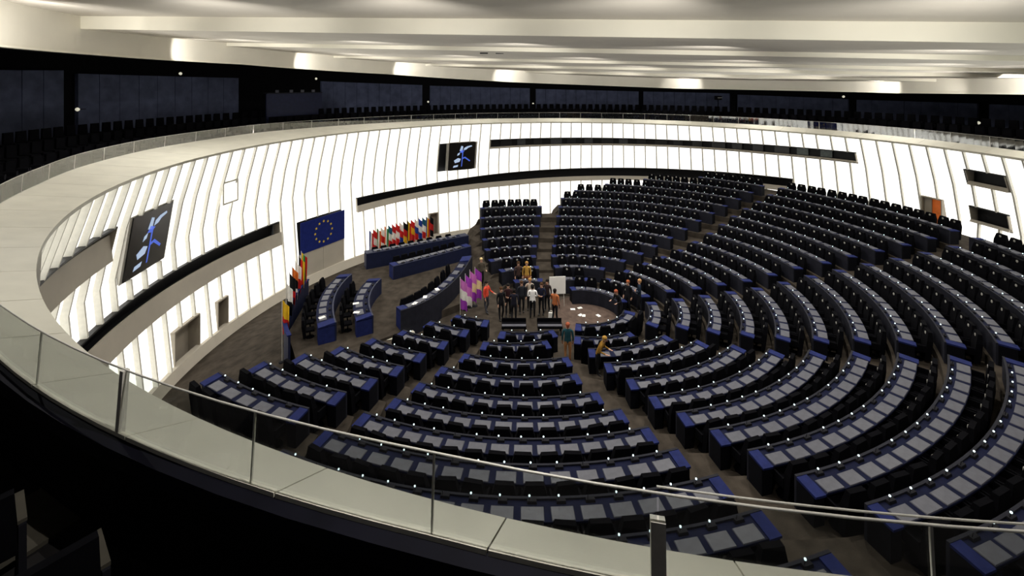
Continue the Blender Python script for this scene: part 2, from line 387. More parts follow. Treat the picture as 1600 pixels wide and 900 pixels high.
# washers: lamps that light the fascia between the beam ends
for px, py in ((60, 48), (310, 80), (488, 97), (638, 108), (793, 118), (1070, 128), (1370, 134), (1575, 134)):
    x, y = circ_px(px, 22.3); z = CZ + (Y0 - (py - 2)) * y / F
    xt, yt = circ_px(px, 24.0); zt = CZ + (Y0 - (py + 4)) * yt / F
    spot((x, y, z), (xt, yt, zt), 190, 105, .35)
# unseen spots added before the ceiling beams to brighten their faces
for i, b in enumerate(BEAMS):
    for t in (.08, .28, .48, .68, .88):
        x, y = bl(b, t); zb = cz(b[3], b[0][0], x); d = (5.5, 5, 4.5, 4, 3)[i]
        spot((x, y - d, zb - 1.4), (x, y, zb + .1), (800, 600, 470, 370, 210)[i], 90, 1)

# ================================================================== GALLERY
gal = empty('wall_gallery'); tag(gal, kind='structure')
RB = 31.0
def rt(t): return 20.75 + ow(t if t >= -90 else t + 360)
GT = [8.95, 9.40, 9.85, 10.3]                 # gallery tiers
def gr(t, i): return rt(t) + .05 + [0, 1.25, 2.2, 3.1, 4.0][i]
for i in range(4):
    tsweep('gallery_tier', M['galfloor'], gal, -90, 270, lambda t, i=i: [(gr(t, i), 8.7), (gr(t, i + 1) if i < 3 else RB + 1, 8.7), (gr(t, i + 1) if i < 3 else RB + 1, GT[i]), (gr(t, i), GT[i])], 2)
tsweep('parapet_back', M['black'], gal, -90, 270, lambda t: [(rt(t) - .06, 8.8), (rt(t) + .04, 8.8), (rt(t) + .04, ZO - .2), (rt(t) - .06, ZO - .2)], 2)
tsweep('parapet_band', M['galtrim'], gal, -90, 270, lambda t: [(rt(t) - .05, ZO - .22), (rt(t) + .10, ZO - .22), (rt(t) + .10, ZO - .06), (rt(t) - .05, ZO - .03)], 2)
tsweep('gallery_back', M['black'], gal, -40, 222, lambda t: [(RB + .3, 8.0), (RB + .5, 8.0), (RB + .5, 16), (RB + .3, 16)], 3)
def rb_hit(px, py, R):
    x, y = circ_px(px, R); return ang(x, y), CZ - (py - Y0) * y / F
for (x0, x1, y0, y1) in ((-80, 100, 109, 110), (122, 373, 115, 122), (502, 660, 127, 133), (672, 828, 134, 138), (837, 998, 139, 143), (1005, 1140, 143, 146), (1152, 1325, 148, 155), (1338, 1527, 156, 162), (1545, 1680, 163, 168)):
    a, za = rb_hit(x0, y0, RB); b, zb = rb_hit(x1, y1, RB)
    n = max(1, int(round(abs(a - b) / 2.2)))
    for i in range(n):                         # upright boards that make each panel
        s, e = b + (a - b) * i / n, b + (a - b) * (i + 1) / n
        tsweep('wall_panel', M['galpanel'], gal, s + .03, e - .03, lambda t: [(RB, 8.2), (RB + .25, 8.2), (RB + .25, zb + (za - zb) * (t - b) / (a - b)), (RB, zb + (za - zb) * (t - b) / (a - b))], .5)
# booth on the gallery
a, z = rb_hit(502, 154, 27.5); b, z2 = rb_hit(415, 152, 27.5)
bo = empty('control_booth', cyl((a + b) / 2, 27.5, 10.3)); tag(bo, 'blue fronted control booth standing on the far gallery', 'booth')
o = tsweep('booth_front', M['dblue'], None, a, b, lambda t: [(27.4, 10.3), (27.5, 10.3), (27.5, 12.65), (27.4, 12.65)], .5); o.parent = bo; o.location = -bo.location
o = tsweep('booth_ledge', M['console'], None, a, b, lambda t: [(27.3, 12.65), (27.9, 12.65), (27.9, 12.72), (27.3, 12.72)], .5); o.parent = bo; o.location = -bo.location
for k, q in enumerate((.15, .35, .55, .8)):
    p = cyl(a + (b - a) * q, 27.5, 12.72) - bo.location
    MB().box(-.12, .12, -.06, .06, 0, .22).box(-.02, .02, -.02, .02, -.02, .02).build('monitor', M['pad'], bo, p)
# small gallery lamps
for k, (px, py, what) in enumerate(((121, 171, 'beside the long left gallery panel'), (282, 115, 'high above the long left gallery panel'), (494, 123, 'above the control booth'), (669, 159, 'in the second far gallery gap'), (833, 162, 'in the third far gallery gap'), (1529, 192, 'in the rightmost gallery gap'), (1318, 151, 'above the right gallery panel'))):
    x, y = circ_px(px, 30.2); p = Vector((x, y, CZ - (py - Y0) * y / F))
    l = empty('gallery_lamp', p); tag(l, 'small pale lamp ' + what, 'lamp', 'small gallery lamps')
    MB().lathe([(.02, -.11), (.09, -.06), (.11, 0), (.09, .06), (.02, .11)], 8).build('globe', mat('gallery_lamp_glow', (.8, .78, .6), .4, 0, emit=.55, ecol=(1, .95, .75)), l)
    MB().box(-.03, .03, 0, .5, -.02, .02).build('bracket', M['console'], l)
# spotlight / camera on the gallery
x, y = circ_px(1122, 28); p = Vector((x, y, 10.3)); zc = CZ - (153 - Y0) * y / F
c_ = empty('studio_camera', p); tag(c_, 'dark camera on a stand with a painted glint, far gallery right of centre', 'camera')
MB().tube([(0, 0, 0), (0, 0, zc - 10.3 - .2)], .05).build('stand', M['console'], c_)
MB().box(-.22, .22, -.35, .35, zc - 10.5, zc - 10.1).build('body', M['console'], c_)
MB().lathe([(.2, 0), (.24, .03), (.2, .06)], 12, (0, -.4, zc - 10.3)).build('glint_ring', M['white'], c_)  # glint on the camera put into the ring's white colour

# ------------------------------------------------------------------ glass balustrade
ZR = 10.56
bal = empty('glass_balustrade', cyl(180, rt(180), ZO)); tag(bal, 'low glass balustrade with thin steel rail round the whole gallery edge', 'balustrade')
L0 = Vector(bal.location)
def px_th(px, py): p = at_z(px, py, ZO); return ang(p.x, p.y)
J = [px_th(55, 600), px_th(187, 672), px_th(388, 756), px_th(670, 841), px_th(1030, 917)]
JW = {1: .028, 4: .05}
near = sorted(J)
joints = []
t = near[0] - 7
while t > -88: joints.append(t); t -= 5.5
joints = sorted(joints) 
# order round the circle: -88 .. near .. up to 270
j2 = [x for x in joints if x < 185]
tt = [-86 + i * 5.5 for i in range(int((near[0] + 86) / 5.5))] + near + [near[-1] + 4.6 ]
tt = sorted(t for t in tt if t <= 270)
def gl_panel(a, b):
    n = max(3, int((b - a) / 1.2) + 2); vs = []
    for i in range(n):
        t = a + (b - a) * i / (n - 1); r = rt(t) - .03
        for rr, z in ((r, ZO - .02), (r - .05, ZR), (r - .038, ZR), (r + .012, ZO - .02)): vs.append(cyl(t, rr, z) - L0)
    fs = [(i * 4 + j, i * 4 + (j + 1) % 4, i * 4 + 4 + (j + 1) % 4, i * 4 + 4 + j) for i in range(n - 1) for j in range(4)]
    fs += [(0, 1, 2, 3), tuple(len(vs) - 4 + j for j in (3, 2, 1, 0))]
    return MB().add(vs, fs).build('glass_panel', M['glass'], bal)
for a, b in zip(tt, tt[1:] + [274]):
    g = .02
    gl_panel(a + g, b - g)
for t in tt:
    wdt = .009
    for i, jj in enumerate(J):
        if abs(jj - t) < .01: wdt = JW.get(i, .007)
    dp_ = .03 if wdt > .02 else .008
    c, s = math.cos(math.radians(t)), math.sin(math.radians(t))
    p = cyl(t, rt(t) - .025, 0); mt = Matrix(((c, -s, 0, p.x - L0.x), (s, c, 0, p.y - L0.y), (0, 0, 1, -L0.z), (0, 0, 0, 1)))
    MB().add([mt @ Vector((x - (.05 if z > ZO else 0), y, z)) for z in (ZO - .15, ZR - (.18 if wdt > .04 else 0)) for x, y in ((-dp_, -wdt), (dp_, -wdt), (dp_, wdt), (-dp_, wdt))], [(3, 2, 1, 0), (4, 5, 6, 7), (0, 1, 5, 4), (1, 2, 6, 5), (2, 3, 7, 6), (3, 0, 4, 7)]).build('post', M['steel'], bal)
fr = [cyl(-88 + i * 1.5, rt(-88 + i * 1.5) - .075, ZR) - L0 for i in range(240)]
MB().tube(fr, .009, 6).build('handrail', M['steel'], bal, smooth=True)
fr = [cyl(t, rt(t) - .13, ZR + .0) - L0 for t in [J[4] + i * .7 for i in range(25)]]
MB().tube(fr, .007, 6).build('inner_rail', M['steel'], bal, smooth=True)

# ------------------------------------------------------------------ gallery seats
def gchair_meshes():
    a = MB(); a.box(-.24, .24, -.25, .22, .38, .47); seat = a.mesh('gallery_seat', M['chair'])
    a = MB(); a.taper(-.24, .24, .20, .30, .42, .95, .02, .01); back = a.mesh('gallery_backrest', M['chair'])
    a = MB(); a.box(-.025, .025, -.2, .25, 0, .62)
    side = a.mesh('gallery_sides', M['console']); return seat, back, side
GS, GB, GSI = gchair_meshes()
def gallery_chair(t, row, label):
    p = cyl(t, gr(t, row) + .62, GT[row]); rz = math.radians(t) - math.pi / 2
    c = empty('gallery_chair', p, rz); tag(c, label, 'chair', 'dark gallery chairs behind the glass')
    inst('seat', GS, c); inst('backrest', GB, c); [inst('side_frame', GSI, c, (s * .27, 0, 0)) for s in (-1, 1)]
ORD = ['', 'first', 'second', 'third', 'fourth', 'fifth', 'sixth', 'seventh', 'eighth', 'ninth', 'tenth', 'eleventh', 'twelfth', 'thirteenth', 'fourteenth', 'fifteenth', 'sixteenth', 'seventeenth', 'eighteenth', 'nineteenth', 'twentieth']
def sector(t): return ('right' if t < 45 else 'far right' if t < 80 else 'far centre' if t < 115 else 'far left' if t < 150 else 'left')
for row in (0, 1):
    cnt = {}
    t = 205.0 if row == 0 else 203.0
    while t > -4:
        s = sector(t); cnt[s] = cnt.get(s, 0) + 1; n = cnt[s]
        oname = ORD[n] if n <= 20 else ORD[n - 20] + ' past twentieth' if n <= 40 else ORD[n - 40] + ' past fortieth'
        gallery_chair(t, row, 'dark gallery chair, %s along the %s %s row' % (oname, s, 'front' if row == 0 else 'second'))
        t -= math.degrees(.78 / (gr(t, row) + .6))
mb = MB()
for row in (2, 3):
    t = 206.0
    while t > -6:
        p = cyl(t, gr(t, row) + .62, GT[row]); mm = Matrix.Translation(p) @ Matrix.Rotation(math.radians(t) - math.pi / 2, 4, 'Z')
        mb.box(-.24, .24, -.25, .22, .38, .47, 0, mm); mb.taper(-.24, .24, .2, .3, .42, .95, .02, .01, 0, mm); mb.box(-.29, .29, -.2, .25, 0, .38, 0, mm)
        t -= math.degrees(.7 / (gr(t, row) + .6))
tag(mb.build('gallery_chairs_behind', M['chair']), 'rear rows of dark gallery chairs far behind the glass', 'chairs', kind='stuff')
# near gallery: landing slab with warm light in its colour, bench seats below the camera
nl = at_z(55, 815, 8.97)
MB().box(-.45, .38, -.5, .5, -.02, .02).build('trim_2', M['gallit'], None, nl, math.radians(-28)); tag(bpy.data.objects['trim_2'], kind='structure')  # paler than the gallery carpet, painted as if warmly lit
for k, (px, py, rz, lab) in enumerate(((-40, 850, 205, 'dark gallery chair at the bottom left corner of the picture'), (85, 925, 205, 'dark gallery chair at the bottom edge, right of the corner chair'))):
    p = at_z(px, py, 9.45); p.z = 8.95
    c = empty('gallery_chair', p, math.radians(rz + 25)); tag(c, lab, 'chair', 'gallery chairs below the camera')
    inst('seat', GS, c); inst('backrest', GB, c); [inst('side_frame', GSI, c, (s * .27, 0, 0)) for s in (-1, 1)]
    for s in (-1, 1): MB().box(s * .27 - .03, s * .27 + .03, -.2, .22, .62, .65).build('armrest', M['gallit'], c)  # paler armrest colour stands in for highlights

# ================================================================== SEATING GEOMETRY
EC, ES, EA = (3.75, 24.0), 1.1, .22
eca, esa = math.cos(EA), math.sin(EA)
def ell(r, psi):
    p = math.radians(psi); u = ES * r * math.cos(p); v = r * math.sin(p)
    return (EC[0] + u * eca - v * esa, EC[1] + u * esa + v * eca)
def einv(x, y):
    X, Y = x - EC[0], y - EC[1]; u = (X * eca + Y * esa) / ES; v = -X * esa + Y * eca
    return math.hypot(u, v), math.degrees(math.atan2(v, u))
ZT = [1.64, 1.74, 1.95, 2.13, 2.30, 2.50, 2.82, 3.19, 3.56, 3.92, 4.27, 4.62, 4.98, 5.34]
WELL = .9
def RK(k): return 8.92 + 1.288 * (k - 5)
# per block: row -> (psi at clockwise end, psi at other end); dr at both ends
BL = {
 'A': ({2: (-175.3, -163.3), 3: (-171.3, -157.6), 4: (-167, -153.2), 5: (-164.5, -150), 6: (-161.5, -146.4), 7: (-159.3, -143.9), 8: (-157.5, -142.2), 9: (-155.5, -140.9)}, 1.33, .05),
 'B': ({1: (-154.9, -128), 2: (-149.6, -125.2), 3: (-146.9, -113.2), 4: (-145, -109.8), 5: (-142.6, -105.2), 6: (-140.4, -101.9), 7: (-139.2, -99.4), 8: (-138.4, -97.9), 9: (-137.6, -96.2), 10: (-137, -95.5), 11: (-136.5, -93.9)}, 1.25, -.45),
 'C': ({0: (-118, -30), 1: (-115.3, -72), 2: (-106.8, -62), 3: (-101.8, -58.5), 4: (-97.5, -55.6), 5: (-95.2, -54.0), 6: (-93.1, -52.3), 7: (-91.5, -51.6), 8: (-90.4, -51.3), 9: (-89.4, -51), 10: (-87.5, -50.6), 11: (-86.4, -50.4)}, -.1, 0),
 'D': ({1: (-51.3, -10), 2: (-48.6, -11.7), 3: (-48.3, -12.2), 4: (-46.9, -12), 5: (-46.5, -12.3), 6: (-46.4, -12.6), 7: (-46.4, -13.1), 8: (-46.7, -13.9), 9: (-47, -14.2), 10: (-46.8, -14.8), 11: (-46.8, -15.1), 12: (-46.8, -15.3), 13: (-46.8, -14.6)}, 0, -.2),
 'E': ({0: (-2, 88), 1: (0, 49.1), 2: (-2.4, 40.5), 3: (-5.2, 35), 4: (-5.9, 31.2), 5: (-7.1, 28.6), 6: (-7.8, 26.9), 7: (-8.5, 25.6), 8: (-10, 25.1), 9: (-10.4, 24.8), 10: (-11.1, 24.3), 11: (-11.5, 23.6), 12: (-11.6, 23), 13: (-11.2, 22.6)}, -.2, -.2),
 'F': ({1: (63.1, 94.1), 2: (53.9, 91), 3: (44.6, 88.8), 4: (39.5, 85.6), 5: (37, 83), 6: (34.4, 81.4), 7: (32.4, 80), 8: (30.9, 78.6), 9: (29.5, 77.3), 10: (28.4, 72.9), 11: (27.2, 64), 12: (26.3, 54), 13: (25.7, 41)}, -.5, -.3),
 'G': ({1: (107, 126), 2: (101, 124), 3: (97.3, 121), 4: (93, 116), 5: (89.7, 112), 6: (87.4, 109), 7: (85.5, 106), 8: (84, 103.6)}, -.1, .8),
}
TAB = {}
for k in range(14):
    pts = []
    for b in 'ABCDEFG':
        d, r0, r1 = BL[b]
        if k in d: pts += [(d[k][0], RK(k) + r0), (d[k][1], RK(k) + r1)]
    TAB[k] = sorted(pts)
def RR(k, psi): return lerp_tab(TAB[k], psi)
def ztier(k): return ZT[k] - .74
# ------------------------------------------------------------------ stepped floor
def rwall(psi):
    lo, hi = 1, 30
    for _ in range(30):
        m = (lo + hi) / 2; x, y = ell(m, psi)
        if math.hypot(x - WC[0], y - WC[1]) < 21.75: lo = m
        else: hi = m
    return lo
def dais_z(r): return lerp_tab([(0, WELL), (11.5, WELL), (18.5, -1.0), (40, -1.0)], r)
def tier_w(k, psi):
    d = TAB[k]; lo, hi = d[0][0], d[-1][0]
    if k > 9: lo = -155
    if psi < lo - 2: return max(0, 1 - (lo - 2 - psi) / 17)
    if psi > hi + 1.5: return max(0, 1 - (psi - hi - 1.5) / 5)
    return 1
mb = MB(); NP = 241; PS = [-180 + 360 * i / (NP - 1) for i in range(NP)]
rings = [[0.0] * NP, ]
zr = []
def zk(k, psi, r): 
    w_ = tier_w(k, psi)
    if psi > 170: w_ = 0 if k > 3 else w_
    return dais_z(r) * (1 - w_) + ztier(k) * w_
cols = []
for psi in PS:
    rw = rwall(psi); c = [(0.0, WELL)]; zp = WELL
    for k in range(14):
        r = min(RR(k, psi) - .64, rw - .02 * (14 - k)); r = max(r, c[-1][0] + .005)
        zn = zk(k, psi, r)
        c.append((r, zp)); c.append((r + .003, zn)); zp = zk(k, psi, min((RR(k + 1, psi) if k < 13 else 22) - .64, rw))
    c.append((rw, zp)); cols.append(c)
# make both seams agree
cols[-1] = cols[0]
nv = len(cols[0]); vs = []
for psi, c in zip(PS, cols):
    for (r, z) in c: x, y = ell(r, psi); vs.append((x, y, z))
fs = [(i * nv + j, (i + 1) * nv + j, (i + 1) * nv + j + 1, i * nv + j + 1) for i in range(NP - 1) for j in range(nv - 1)]
me = bpy.data.meshes.new('floor'); me.from_pydata(vs, [], fs); me.materials.append(M['carpet'])
fl = inst('floor', me); tag(fl, kind='structure')
def ground(x, y):
    r, psi = einv(x, y); z = WELL
    i = min(int((psi + 180) / 360 * (NP - 1)), NP - 2); c = cols[i]
    for (a, za), (b, zb) in zip(c, c[1:]):
        if a <= r <= b: return za + (zb - za) * (r - a) / max(b - a, 1e-6)
    return z

# ================================================================== DESK ROWS AND CHAIRS
PADM = MB().taper(-.26, .26, -.17, .17, 0, .016, .012, .01).mesh('pad', M['pad'])
CONM = MB().taper(-.11, .11, -.05, .05, 0, .06, .01, .01).tube([(.06, 0, .05), (.06, .02, .16)], .008, 4).mesh('console', M['console'])
LMPM = MB().lathe([(.008, -.022), (.022, -.012), (.022, .012), (.008, .022)], 6).mesh('console_lamp', M['lampdot'])
def chair_meshes():
    a = MB(); a.taper(-.235, .235, -.23, .22, .40, .50, .02, .02); seat = a.mesh('chair_seat', M['chair'])
    a = MB(); a.add([(-.30, .20, .12), (.30, .20, .12), (.30, .36, .12), (-.30, .36, .12), (-.30, .26, .85), (.30, .26, .85), (.30, .44, .85), (-.30, .44, .85), (-.22, .32, 1.17), (.22, .32, 1.17), (.22, .44, 1.17), (-.22, .44, 1.17)],
        [(0, 1, 5, 4), (4, 5, 9, 8), (1, 2, 6, 5), (5, 6, 10, 9), (2, 3, 7, 6), (6, 7, 11, 10), (3, 0, 4, 7), (7, 4, 8, 11), (8, 9, 10, 11), (3, 2, 1, 0)])
    back = a.mesh('chair_backrest', M['chair'])
    a = MB(); a.lathe([(.24, 0), (.22, .03), (.04, .06), (.03, .40)], 8); base = a.mesh('chair_pedestal', M['chair'])
    a = MB(); a.taper(-.03, .03, -.12, .24, .42, .66, .005, .02); arm = a.mesh('chair_armrest', M['chair'])
    plate = MB().lathe([(.05, -.012), (.062, 0), (.05, .012)], 8).mesh('number_plate', M['plate'])
    return seat, back, base, arm, plate
CS, CB, CP, CA, CPL = chair_meshes()
BNAME = {'A': 'left block beside the dais', 'B': 'block nearest the near balcony', 'C': 'lower right block', 'D': 'right hand block', 'E': 'upper right block', 'F': 'far centre block', 'G': 'far block beside the council benches'}
SEATS = []
def desk_row(b, k):
    d, r0, r1 = BL[b]; p0, p1 = d[k]
    def rad(p): return RK(k) + r0 + (r1 - r0) * (p - p0) / (p1 - p0)
    N = 60; P = [ell(rad(p0 + (p1 - p0) * i / N), p0 + (p1 - p0) * i / N) for i in range(N + 1)]
    S = [0]
    for i in range(N): S.append(S[-1] + math.dist(P[i], P[i + 1]))
    L = S[-1]
    def at(s):
        s = min(max(s, 0), L)
        for i in range(N):
            if s <= S[i + 1] + 1e-9:
                f = (s - S[i]) / max(S[i + 1] - S[i], 1e-9); x = P[i][0] + (P[i + 1][0] - P[i][0]) * f; y = P[i][1] + (P[i + 1][1] - P[i][1]) * f
                tx, ty = P[min(i + 2, N)][0] - P[max(i - 1, 0)][0], P[min(i + 2, N)][1] - P[max(i - 1, 0)][1]; q = math.hypot(tx, ty)
                return x, y, ty / q, -tx / q          # psi grows anticlockwise, so the outward normal is (ty,-tx)
    # trim to what the picture shows plus a margin
    vis = [s for s in [L * i / 80 for i in range(81)] if -60 < proj(*at(s)[:2], ZT[k])[0] < 1680 and at(s)[1] > 2.5]
    if len(vis) < 6: return
    s0, s1 = vis[0], vis[-1]
    if s1 - s0 < 1.2: return
    zf = ztier(k); CAP = .30; ns = max(1, int(round((s1 - s0 - 2 * CAP) / .68))); pit = (s1 - s0 - 2 * CAP) / ns
    mx, my, _, _ = at((s0 + s1) / 2); base = Vector((mx, my, zf))
    o = empty('desk_row', base)
    lab = 'curved navy desk row, %s from the well, %s' % (ORD[k] if k else 'innermost ring', BNAME[b])
    tag(o, lab, 'desk', 'curved desk rows of the chamber')
    nf = max(3, int((s1 - s0) / .45))
    def fr(a, c, n): 
        out = []
        for i in range(n + 1):
            x, y, nx, ny = at(a + (c - a) * i / n); out.append(((x - base.x, y - base.y, 0), (nx, ny)))
        return out
    MB().sweep(fr(s0, s1, nf), [(-.56, -.42 if k > 1 else -.02), (-.50, -.42 if k > 1 else -.02), (-.50, .79), (-.56, .79)]).build('front_panel', M['front'], o)
    MB().sweep(fr(s0 + CAP, s1 - CAP, nf), [(-.50, .69), (0, .69), (0, .735), (-.50, .745)]).build('desktop', M['navy'], o)
    for (a, c) in ((s0, s0 + CAP), (s1 - CAP, s1)):
        MB().sweep(fr(a, c, 2), [(-.50, 0), (-.02, 0), (-.02, .70), (-.50, .72)]).build('end_cabinet', M['endp'], o)
        MB().sweep(fr(a, c, 2), [(-.50, .72), (.03, .70), (.03, .75), (-.50, .78)]).build('end_shelf', M['blue'], o)
    for i in range(ns):
        s = s0 + CAP + pit * (i + .5); x, y, nx, ny = at(s); rz = math.atan2(ny, nx) - math.pi / 2
        inst('desk_pad', PADM, o, (x - base.x - nx * .18, y - base.y - ny * .18, .742), rz)
        c = inst('console', CONM, o, (x - base.x - nx * .455, y - base.y - ny * .455, .746), rz)
        if (i * 7 + k * 3 + ord(b)) % 5 != 0: inst('console_lamp', LMPM, c, (.06, .02, .17))
        SEATS.append((b, k, i, ns, x + nx * .08, y + ny * .08, zf, rz + random.uniform(-.12, .12)))
for b in 'ABCDEFG':
    for k in sorted(BL[b][0]): desk_row(b, k)
# the 300 chairs that show largest stand alone, the rest is one object
def order(s):
    px, py = proj(s[4], s[5], s[6] + .7); ok = 0 <= px <= 1600 and py < 905
    # hidden behind the near coping?
    return (0 if ok else 1, s[5])
SEATS.sort(key=order)
near_s, far_s = SEATS[:290], SEATS[290:]
for (b, k, i, ns, x, y, z, rz) in near_s:
    c = empty('chair', (x, y, z), rz); n = i + 1
    nm = ORD[n] if n <= 20 else ORD[20] + ' plus ' + ORD[n - 20]
    tag(c, 'black swivel chair, %s seat of %s row, %s' % (nm, ORD[k] if k else 'innermost', BNAME[b]), 'chair', 'black chairs at the desk rows')
    inst('seat', CS, c); bk = inst('backrest', CB, c); inst('pedestal', CP, c); [inst('armrest', CA, c, (s * .285, 0, 0)) for s in (-1, 1)]
    inst('number_plate', CPL, bk, (0, .295, 1.06), rot=(math.radians(90), 0, 0))
mb = MB()
for (b, k, i, ns, x, y, z, rz) in far_s:
    mm = Matrix.Translation((x, y, z)) @ Matrix.Rotation(rz, 4, 'Z')
    for me_, mi in ((CS, 0), (CB, 0), (CP, 0)):
        mb.add([mm @ v.co for v in me_.vertices], [tuple(p.vertices) for p in me_.polygons], 0)
    m2 = mm @ Matrix.Translation((0, .295, 1.06)) @ Matrix.Rotation(math.radians(90), 4, 'X')
    mb.add([m2 @ v.co for v in CPL.vertices], [tuple(p.vertices) for p in CPL.polygons], 1)
tag(mb.build('chairs_in_far_blocks', [M['chair'], M['plate']]), 'black chairs of the far and right desk blocks, too small to single out', 'chairs', kind='stuff')

# ================================================================== WELL
st = at_z(913, 490, WELL)
tag(MB().lathe([(1.75, 0), (1.72, .02)], 32, (0, 0, 0), 0, 1.15).build('stage_rug', M['stage'], None, (st.x, st.y, WELL + .005)), 'round reddish brown carpet in the middle of the well', 'rug')
for k, (px, py) in enumerate(((895, 484), (907, 493), (912, 494), (935, 494), (908, 471), (906, 482))):
    p = at_z(px, py, WELL); p.z += .03
    tag(MB().box(-.13, .13, -.09, .09, 0, .008).build('paper_sheet', M['white'], None, p, k * .7), 'white sheet lying on the round carpet, %s from the left' % ORD[k + 1], 'paper', 'sheets on the round carpet')
for k, (px, lab) in enumerate(((803, 'left of the two low black benches below the standing people'), (859, 'right of the two low black benches below the standing people'))):
    p = at_z(px, 522, WELL); o = empty('bench', p); tag(o, lab, 'bench', 'low benches in the well')
    MB().box(-.62, .62, -.2, .3, .36, .46).build('seat', M['chair'], o)
    MB().box(-.62, .62, .32, .38, .3, .62).build('backrest', M['chair'], o)
    MB().box(-.6, .6, -.18, .0, .46, .50).build('paper_tray', M['pad'], o)
    for sx in (-.55, .55):
        for sy in (-.12, .3): MB().box(sx - .03, sx + .03, sy - .03, sy + .03, 0, .36).build('leg', M['console'], o)
# flip board
p = at_z(871, 480, WELL); fb_ = empty('display_board', p, .1); tag(fb_, 'white display board on a stand behind the standing people', 'board')
MB().box(-.46, .46, -.015, .015, .75, 1.72).build('board', M['white'], fb_)
for s in (-.4, .4): MB().tube([(s, .03, 0), (s * .8, .03, 1.7)], .018, 5).build('leg', M['steel'], fb_)
MB().tube([(0, .5, 0), (0, .03, 1.6)], .018, 5).build('rear_leg', M['steel'], fb_)

# ------------------------------------------------------------------ benches of the dais, council and commission
def curved_desk(name, label, pts, zf, h, depth, seats, frontm, endm, flip=1, plinth=0, back_seats=True, group=None, front_h=.1):
    # pts: plan points along the front edge; seats on the side to the left of travel when flip=1
    P = [Vector((p[0], p[1])) for p in pts]; Q = []
    n = 14
    for i in range(n + 1):                      # quadratic through three points
        t = i / n; a, m, c = P[0], P[1], P[2]; ctl = 2 * m - (a + c) / 2
        Q.append((1 - t) ** 2 * a + 2 * t * (1 - t) * ctl + t * t * c)
    base = Vector((P[1].x, P[1].y, zf)); o = empty(name, base); tag(o, label, 'desk', group)
    fr = []
    for i in range(n + 1):
        t = (Q[min(i + 1, n)] - Q[max(i - 1, 0)]).normalized(); nn = Vector((-t.y, t.x)) * flip
        fr.append(((Q[i].x - base.x, Q[i].y - base.y, 0), (nn.x, nn.y)))
    MB().sweep(fr, [(-.05, -plinth), (.02, -plinth), (.02, h + front_h), (-.05, h + front_h)]).build('front_panel', frontm, o)
    MB().sweep(fr, [(.02, h - .05), (depth, h - .05), (depth, h), (.02, h)]).build('desktop', M['navy'], o)
    for e in (fr[:2], fr[-2:]):
        MB().sweep(e, [(.02, -plinth), (depth, -plinth), (depth, h + .02), (.02, h + front_h + .01)]).build('end_cap', endm, o)
    for i in range(seats):
        f = 1.2 + (n - 2.4) * (i + .5) / seats; k = int(f); u = f - k; x = fr[k][0][0] * (1 - u) + fr[k + 1][0][0] * u; y = fr[k][0][1] * (1 - u) + fr[k + 1][0][1] * u
        nx, ny = fr[k][1]; rz = math.atan2(ny, nx) - math.pi / 2
        inst('desk_pad', PADM, o, (x + nx * depth * .62, y + ny * depth * .62, h + .003), rz)
        inst('console', CONM, o, (x + nx * .14, y + ny * .14, h + .003), rz)
        if back_seats:
            c = empty('chair', (base.x + x + nx * (depth + .28), base.y + y + ny * (depth + .28), zf), rz)
            tag(c, 'black chair, %s along the %s' % (ORD[i + 1], label), 'chair', 'black chairs on the dais')
            c.scale = (.85, .85, .80)
            if len(c['label'].split()) > 16: c['label'] = ' '.join(c['label'].split()[:16])
            inst('seat', CS, c); inst('backrest', CB, c); inst('pedestal', CP, c)
    return o
def pz(px, py, z): v = at_z(px, py, z); return (v.x, v.y)
DZ = 1.3
# raised platform of the dais with its steps
pl = [(-9.3, 19.6), (-7.3, 20.6), (-5.6, 22.0), (-4.9, 23.2), (-2.6, 25.2), (-2.4, 28.5), (-3.2, 32.5), (-9.8, 31.0), (-11.6, 26.0), (-10.9, 22.0)]
dp = empty('dais_platform', (-7, 25, WELL)); tag(dp, 'low raised brown carpeted platform carrying the presidium desks', 'platform')
mb = MB(); n = len(pl); vs = [(x + 7, y - 25, z) for z in (-1.6, DZ - WELL) for x, y in pl]
mb.add(vs, [tuple(range(n, 2 * n)), tuple(reversed(range(n)))] + [(i, (i + 1) % n, n + (i + 1) % n, n + i) for i in range(n)]).build('deck', M['carpet'], dp)
for k in range(2):
    q = [Vector((-7.6, 20.35)), Vector((-5.0, 22.6))]; d = (q[1] - q[0]).normalized(); nn = Vector((d.y, -d.x))
    a, c = q[0] + nn * .3 * k, q[1] + nn * .3 * k
    vs = [(p.x + 7, p.y - 25, z) for z in (-.6, .27 - .13 * k) for p in (a, c, c + nn * .3, a + nn * .3)]
    MB().add(vs, [(3, 2, 1, 0), (4, 5, 6, 7), (0, 1, 5, 4), (1, 2, 6, 5), (2, 3, 7, 6), (3, 0, 4, 7)]).build('step', M['coping'] if k == 0 else M['carpet'], dp)
curved_desk('presidium_desk', 'long blue ended rostrum desk facing the well', [pz(626, 487, 2.25), pz(697, 450, 2.3), pz(737, 400, 2.3)], DZ, .92, .62, 8, M['front'], M['blue'], 1, .75, True, 'desks of the dais')
curved_desk('secretariat_desk', 'curved blue fronted desk, inner of two left of the rostrum', [pz(582, 497, 2.05), pz(577, 465, 2.05), pz(595, 437, 2.1)], DZ, .78, .75, 5, M['dblue'], M['blue'], 1, 0, True, 'desks of the dais')
curved_desk('secretariat_desk', 'curved blue fronted desk, outer of two left of the rostrum', [pz(524, 508, 2.05), pz(523, 465, 2.05), pz(549, 430, 2.1)], DZ, .78, .75, 7, M['dblue'], M['blue'], 1, 0, True, 'desks of the dais')
